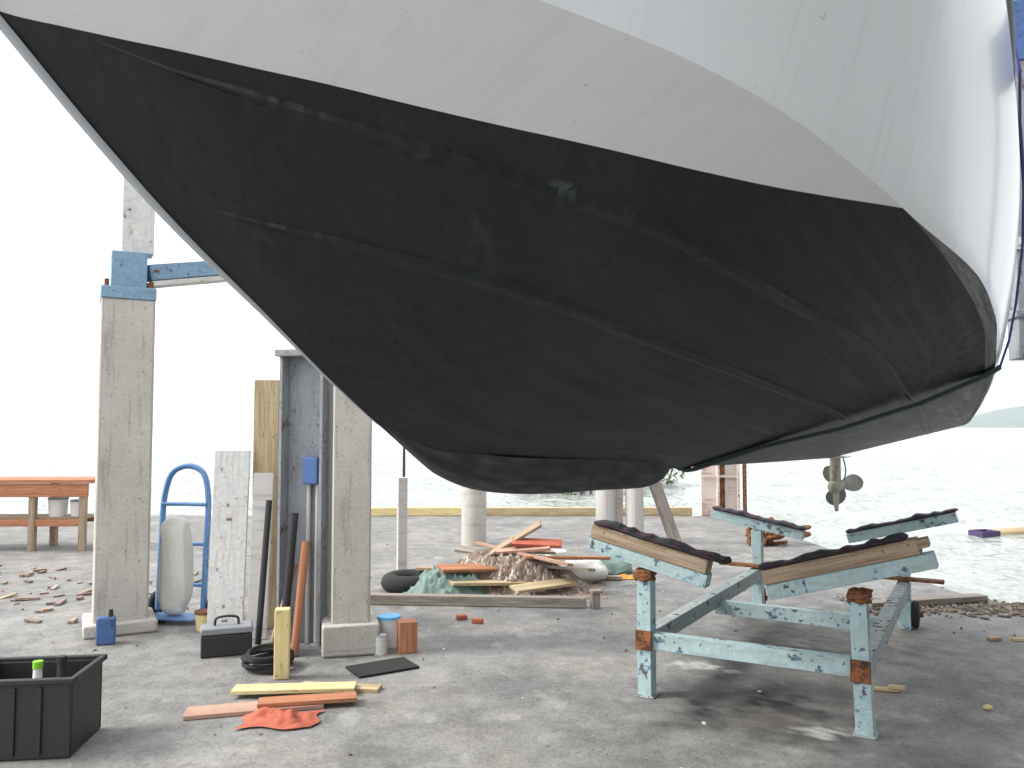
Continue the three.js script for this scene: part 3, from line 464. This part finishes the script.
{ // scrap heap: boards thrown on a rubble mound
  const mound = (rx, rz, h, sd) => gridG(range(-1, 1, 60), range(-1, 1, 40), (x, z) => { const r = Math.hypot(x, z), e = step(1.0, .25, r + .25 * (fbm(x * .5 + 2, z * .5 + 2, 10, 10, 3, sd) - .5)); return [x * rx, .004 + e * h * (.55 + .9 * fbm(x * .5 + 2, z * .5 + 2, 24, 18, 4, sd + 4)), z * rz]; }, (x, z) => [x * rx, z * rz]);
  const rub = single('rubble_mound', mound(1.0, .55, .3, 720), M.rubble, 'low mound of brown rubble under the scrap boards', 'rubble', P(-.1, 8.1)); rub.userData.kind = 'stuff';
  single('tarpaulin', mound(.5, .3, .22, 740), M.tarp, 'faded teal tarpaulin bunched at the left foot of the rubble mound', 'tarpaulin', P(-.62, 7.75));
  const ms = [M.woodOrange, M.pinkTile, M.wood, M.woodGrey, M.tan, M.wood, M.pinkTile, M.woodGrey, M.red, M.woodOrange, M.wood, M.tan], cn = ['orange brown', 'pinkish', 'brown', 'grey', 'tan', 'short brown', 'short pinkish', 'short grey', 'reddish', 'narrow orange brown', 'narrow brown', 'narrow tan'];
  const wh = ['on the near slope of', 'across the middle of', 'at the left end of', 'at the right end of', 'low on the front of', 'on the back of', 'near the top of', 'lying over the back of', 'topmost on', 'sticking out right of', 'sticking up from', 'at the foot of'];
  for (let i = 0; i < 12; i++) {
    const x = [-.25, .1, -.6, .45, -.15, .2, .12, -.3, .25, .55, -.05, .3][i], z = [7.85, 8.05, 8.0, 7.95, 7.7, 8.3, 8.1, 8.35, 8.1, 8.05, 8.2, 7.68][i], L = [1.0, 1.2, .7, .75, .9, .5, .55, .6, .5, .9, .8, .7][i];
    const y = [.24, .34, .2, .22, .12, .33, .39, .3, .44, .3, .42, .1][i];
    const o = single('scrap_board', boxG(L, .03, rr(.09, .18), .005), ms[i], `${cn[i]} scrap board ${wh[i]} the rubble mound`, 'board', P(x, z, y), rr(-.7, .7), 'boards on the rubble mound');
    o.rotation.order = 'YXZ'; o.rotation.z = i === 10 ? .55 : rr(-.14, .14); o.rotation.x = rr(-.25, .3);
  }
  single('plastic_pail', cyl(.09, .12, .24, 24), M.white, 'white pail standing behind the heap of scrap boards', 'pail', P(.48, 8.9));
  single('tyre', at(new THREE.TorusGeometry(.2, .085, 14, 36).rotateX(Math.PI / 2), 0, .085, 0), M.rubber, 'black tyre lying flat left of the scrap heap', 'tyre', P(-1.0, 7.95));
  single('cream_bag', (() => { const s = new THREE.SphereGeometry(1, 30, 20), q = s.attributes.position; for (let i = 0; i < q.count; i++) { const x = q.getX(i), y = q.getY(i), z = q.getZ(i), n = 1 + .1 * Math.sin(4 * x + 6 * z) + .05 * Math.sin(13 * x); q.setXYZ(i, x * .3 * n, Math.max(-.9, y) * .12 * n + .105, z * .2 * n); } s.computeVertexNormals(); return s; })(), M.sack, 'cream sandbag on the ground right of the scrap heap', 'sandbag', P(.72, 8.35), .3);
  for (const [x, z, a, l] of [[-.42, 6.75, .4, 'left of a pair of dark red chips before the long beam'], [-.28, 6.62, -.3, 'right of a pair of dark red chips before the long beam']]) single('brick_chip', at(boxG(.09, .04, .06, .012), 0, .02, 0), M.red, l, 'chip', P(x, z), a, 'chips before the long beam');
}
{ // odds and ends round the columns
  const tb = thing('tool_box', 'dark grey tool box on the ground before the leaning boards', 'tool box', P(-2.02, 5.75), .35);
  mesh('box_body', at(boxG(.34, .15, .17, .012), 0, .076, 0), M.black, tb); mesh('box_lid', at(boxG(.35, .05, .18, .015), 0, .178, 0), M.steelGrey, tb);
  mesh('handle', tubeG([V3(-.08, .2, 0), V3(-.07, .25, 0), V3(.07, .25, 0), V3(.08, .2, 0)], .009, 20, 8), M.black, tb);
  const pts = []; for (let i = 0; i <= 90; i++) { const a = i * .42, r = .14 + .018 * Math.sin(i * .9); pts.push(V3(Math.cos(a) * r, .016 + (i % 45) * .0011 + Math.floor(i / 30) * .026, Math.sin(a) * r)); }
  single('hose_coil', tubeG(pts, .014, 260, 7), M.rubber, 'coil of black hose at the foot of the grey steel column', 'hose', P(-1.62, 5.4));
  const jar = thing('yellow_pot', 'squat yellow pot with dark lid beside the blue hand truck', 'pot', P(-2.42, 6.42)); mesh('pot_body', cyl(.07, .085, .13, 20), M.woodYellow, jar); mesh('lid', at(cyl(.088, .088, .02, 20), 0, .13, 0), M.rust, jar);
  const ob = thing('oil_can', 'blue oil can standing between the far left pillar and the hand truck', 'can', P(-3.0, 6.0), .4); mesh('can_body', at(boxG(.13, .2, .09, .015, 1), 0, .1, 0), M.blue, ob); mesh('spout', at(cyl(.018, .015, .05, 12), .03, .2, 0), M.black, ob);
  const n = 80, ch = new THREE.InstancedMesh(metreUV(new RoundedBoxGeometry(.14, .04, .07, 1, .006)), M.woodGrey, n), m = new THREE.Matrix4(), q = new THREE.Quaternion(), e = new THREE.Euler(), col = new THREE.Color();
  for (let i = 0; i < n; i++) { const Z = rr(6.6, 9.4), X = -.36 * Z - Math.pow(rnd(), .8) * 2.6, k = rr(.2, .8); e.set(rr(-.15, .15), rr(0, 6), rr(-.15, .15)); q.setFromEuler(e); m.compose(V3(X, .016 * k + .003, -Z), q, V3(k * rr(.6, 2), k * .8, k)); ch.setMatrixAt(i, m); const b = rr(.6, 1.4); ch.setColorAt(i, col.setRGB(b * 1.05, b * rr(.8, 1), b * rr(.75, 1))); }
  lit(ch); ch.name = 'offcuts'; scene.add(stuff(ch, 'wood offcuts strewn over the ground left of the pillar', 'offcuts'));
}
{ // scrap beside the near cradle leg
  const o = single('net_bundle', (() => { const s = new THREE.IcosahedronGeometry(1, 4), q = s.attributes.position; for (let i = 0; i < q.count; i++) { const v = V3(q.getX(i), q.getY(i), q.getZ(i)), n = .75 + .5 * vnoise(v.x * 4 + 40, v.y * 4 + v.z * 5 + 40, 512, 512, 731); q.setXYZ(i, v.x * .3 * n, Math.max(0, v.y) * .17 * n + .002, v.z * .18 * n); } s.computeVertexNormals(); return s; })(), M.tarp, 'dark green bundle of netting behind the near left cradle leg', 'netting', P(1.05, 8.95));
  single('scrap_bar', beamG(V3(-.2, .02, .0), V3(.22, .03, .05), .035, .06, .005), M.wood, 'short brown offcut before the dark green netting', 'offcut', P(.93, 8.5));
  single('orange_rag', gridG(range(-.14, .14, 16), range(-.06, .06, 8), (x, z) => [x, .006 + .07 * fbm(x + 3, z + 3, 30, 30, 3, 741) * step(.14, .06, Math.abs(x)) * step(.06, .02, Math.abs(z)), z], (x, z) => [x, z]), mat({ color: lin(.6, .28, .06), roughness: .9 }), 'orange plastic scrap before the dark green netting', 'scrap', P(1.2, 8.55));
}
{ // black crate in the near left corner
  const c = thing('plastic_crate', 'black plastic crate on the ground in the near left corner', 'crate', P(-2.42, 4.12), .12);
  for (const z of [-.19, .19]) mesh('side', at(boxG(.52, .36, .016, .005), 0, .185, z), M.black, c);
  for (const x of [-.252, .252]) mesh('end', at(boxG(.016, .36, .36, .005), x, .185, 0), M.black, c);
  mesh('base', at(boxG(.5, .014, .37, .004), 0, .014, 0), M.black, c);
  for (const z of [-.2, .2]) mesh('rim', at(boxG(.56, .03, .03, .008), 0, .372, z), M.black, c);
  for (const x of [-.265, .265]) mesh('rim', at(boxG(.03, .03, .36, .008), x, .372, 0), M.black, c);
  for (const x of [-.12, .0, .12]) mesh('rib', at(boxG(.02, .32, .012, .004), x, .185, .204), M.black, c);
  const bottle = (x, z, h, r, m, capM, l) => { const b = thing('bottle', l, 'bottle', P(-2.42 + x, 4.12 - z, .022), 0); mesh('bottle_body', new THREE.LatheGeometry([[0, 0], [r, .005], [r, h * .7], [r * .45, h * .85], [r * .4, h]].map(([a, y]) => new THREE.Vector2(a, y)), 20), m, b); mesh('cap', at(cyl(r * .48, r * .48, .035, 16), 0, h, 0), capM, b); };
  bottle(.02, 0, .36, .05, M.white, mat({ color: lin(.25, .6, .03), roughness: .5 }), 'white bottle with green cap standing in the black crate');
  bottle(.13, -.02, .38, .05, M.black, M.black, 'dark bottle standing in the black crate');
}

// ------------------------------------------------------------------ right side and water edge
{
  const p = thing('lift_post', 'grey boxed steel post hanging from a beam at the right edge', 'post', P(4.17, 6.4), -.2);
  mesh('box_post', at(boxG(.26, 2.5, .22, .01, 1), 0, 3.39, 0), M.steelGrey, p);
  mesh('collar', at(boxG(.3, .06, .26, .006), 0, 2.5, 0), M.steelGrey, p);
  mesh('head', at(boxG(.3, .1, .26, .006), 0, 3.06, 0), M.steelWhite, p);
  mesh('beam', at(boxG(2.6, .5, .26, .01), .9, 4.8, 0), M.blue, p);
  mesh('support_leg', at(boxG(.24, 4.55, .2, .01, 1), 2.0, 2.275, 0), M.blue, p);
}
{ // rusty chain beyond the cradle
  const c = thing('rusty_chain', 'rusty mooring chain heaped on the concrete behind the cradle', 'chain', P(3.72, 10.95));
  for (let i = 0; i < 16; i++) { const g = new THREE.TorusGeometry(.075, .024, 8, 18); g.scale(1.35, 1, 1); g.rotateX(i % 2 ? .3 : 1.35); g.rotateY(rr(0, 3)); g.translate(rr(-.45, .3), .03 + (i % 4) * .05 + (i > 11 ? .1 : 0), rr(-.15, .15)); mesh('link', g, M.rust, c); }
}
{
  single('driftwood_log', tubeG([V3(-.7, .1, 0), V3(0, .14, .05), V3(.6, .1, .0)], .09, 14, 10), M.tan, 'tan driftwood log stranded in the shallows at the right edge', 'log', P(8.5, 13.2, WATER - .03), .1);
  single('purple_crate', merge([at(boxG(.36, .03, .28, .01), 0, .03, 0), at(boxG(.36, .2, .02, .005), 0, .12, .13), at(boxG(.36, .2, .02, .005), 0, .12, -.13), at(boxG(.02, .2, .26, .005), -.17, .12, 0), at(boxG(.02, .2, .26, .005), .17, .12, 0)]), mat({ color: lin(.06, .035, .11), roughness: .6 }), 'purple plastic crate afloat near the driftwood log', 'crate', P(7.55, 12.9, WATER - .05), .3);
  single('wood_scrap', at(boxG(.1, .025, .05, .005), 0, .013, 0), M.wood, 'dark wood scrap on the concrete at the right', 'scrap', P(3.62, 6.1), .2);
  single('wood_scrap', at(boxG(.2, .022, .05, .005), 0, .012, 0), M.tan, 'tan wood scrap on the concrete at the right', 'scrap', P(3.85, 6.08), -.1);
  single('wood_splinter', merge([at(boxG(.16, .02, .04, .006), 0, .011, 0), at(boxG(.09, .024, .03, .006), .07, .03, .01)]), M.tan, 'tan wood splinter beside the near right cradle foot', 'splinter', P(2.26, 4.95), -.25);
  single('pebble', at(new THREE.IcosahedronGeometry(.022, 1).scale(1.3, .7, 1), 0, .012, 0), M.woodYellow, 'cream pebble alone on the concrete at lower right', 'pebble', P(2.7, 4.63));
  single('plank_wash', beamG(V3(-.55, .03, .12), V3(.6, .05, -.1), .05, .13, .006), M.woodGrey, 'grey plank washed up among the flotsam at the water edge', 'plank', P(3.7, 7.3), 0);
}
// flotsam and grit: nobody could count it
{
  const ms = new THREE.InstancedMesh(metreUV(new THREE.DodecahedronGeometry(.03, 0)), M.woodGrey, 900), m = new THREE.Matrix4(), q = new THREE.Quaternion(), e = new THREE.Euler(), col = new THREE.Color();
  for (let i = 0; i < 900; i++) { const X = rr(3.05, 5.2), base = 7.25 - .12 * (X - 3) * .6, Z = Math.min(base + (rnd() + rnd() - 1) * .42, edgeZ(X) - .03), k = rr(.25, 1); e.set(rr(-.2, .2), rr(0, 6), rr(-.2, .2)); q.setFromEuler(e); m.compose(V3(X, .008, -Z), q, V3(k * rr(.6, 2.6), k * rr(.25, .8), k * rr(.4, .9))); ms.setMatrixAt(i, m); const b = rr(.35, 1.15); ms.setColorAt(i, col.setRGB(b, b * rr(.85, 1), b * rr(.7, 1))); }
  lit(ms); ms.name = 'flotsam'; scene.add(stuff(ms, 'strip of wood chips and grit along the water edge', 'flotsam'));
  const n = 420, ch = new THREE.InstancedMesh(metreUV(new THREE.IcosahedronGeometry(.009, 0)), M.woodGrey, n);
  for (let i = 0; i < n; i++) { const Z = 3 + Math.pow(rnd(), .8) * 8, X = rr(-.65, .68) * Z; const zc = Math.min(Z, edgeZ(X) - .1), k = Math.pow(rnd(), 3) * 1.3 + .25; e.set(rr(0, 6), rr(0, 6), 0); q.setFromEuler(e); m.compose(V3(X, .004, -zc), q, V3(k * 1.5, k * .6, k)); ch.setMatrixAt(i, m); const w = rnd(); if (w < .4) col.setRGB(1.9, 1.95, 2); else if (w < .8) col.setRGB(.55, .48, .4); else col.setRGB(1.3, .5, .35); ch.setColorAt(i, col); }
  lit(ch); ch.name = 'grit'; scene.add(stuff(ch, 'paint flakes and grit scattered over the concrete', 'grit'));
}
{ // shrubs over the water beyond the quay
  const leafM = mat({ ...maps(64, 64, (u, v) => ({ c: mix3([.06, .09, .02], [.16, .2, .05], fbm(u, v, 3, 3, 3, 801)), r: .7 })), roughness: .7, transmission: .25, thickness: 0 });
  const shrub = (X, Z, R, H, label) => {
    const t = thing('mangrove_shrub', label, 'shrub', P(X, Z, WATER - .1), 0, 'shrubs beyond the quay'), st = [], lv = [];
    for (let i = 0; i < 9; i++) { const a = rr(0, 6.28), d = rr(.2, .9) * R; st.push(tubeG([V3(Math.cos(a) * d * .5, 0, Math.sin(a) * d * .5), V3(Math.cos(a) * d * .7, H * .35, Math.sin(a) * d * .7), V3(Math.cos(a) * d, H * .75, Math.sin(a) * d)], rr(.012, .03), 8, 6)); }
    for (let i = 0; i < 1500; i++) { const a = rr(0, 6.28), e = rr(-1, 1), q = Math.pow(rnd(), .4), r = R * Math.sqrt(Math.max(0, 1 - e * e * .8)) * q, c = V3(Math.cos(a) * r, H * (.46 + .42 * e * q) + .1 * Math.sin(a * 5), Math.sin(a) * r), l = rr(.07, .16), g = new THREE.BufferGeometry(), w = l * .32, f = V3(rr(-1, 1), rr(-1, .6), rr(-1, 1)).normalize(), s = f.clone().cross(V3(rr(-1, 1), 1, rr(-1, 1))).normalize().multiplyScalar(w), f2 = f.multiplyScalar(l);
      const p = [c, c.clone().addScaledVector(f2, .5).add(s), c.clone().add(f2), c.clone().addScaledVector(f2, .5).sub(s)];
      g.setAttribute('position', new THREE.Float32BufferAttribute([p[0], p[1], p[2], p[0], p[2], p[3]].flatMap((v) => [v.x, v.y, v.z]), 3)); g.setAttribute('uv', new THREE.Float32BufferAttribute([0, 0, 1, 0, 1, 1, 0, 0, 1, 1, 0, 1].map((x) => x + rnd() * .3), 2)); g.computeVertexNormals(); lv.push(g); }
    mesh('stem', st, M.woodGrey, t); mesh('crown', lv, leafM, t).userData.kind = 'stuff';
  };
  shrub(2.05, 22.5, 1.3, 1.6, 'green shrub behind the round whitish pillars');
  shrub(4.2, 24.5, 1.2, 1.9, 'green shrub just left of the rusty white piles');
  shrub(.9, 23, 1.1, 1.5, 'green shrub behind the middle of the keel');
}
renderer.render(scene, camera);
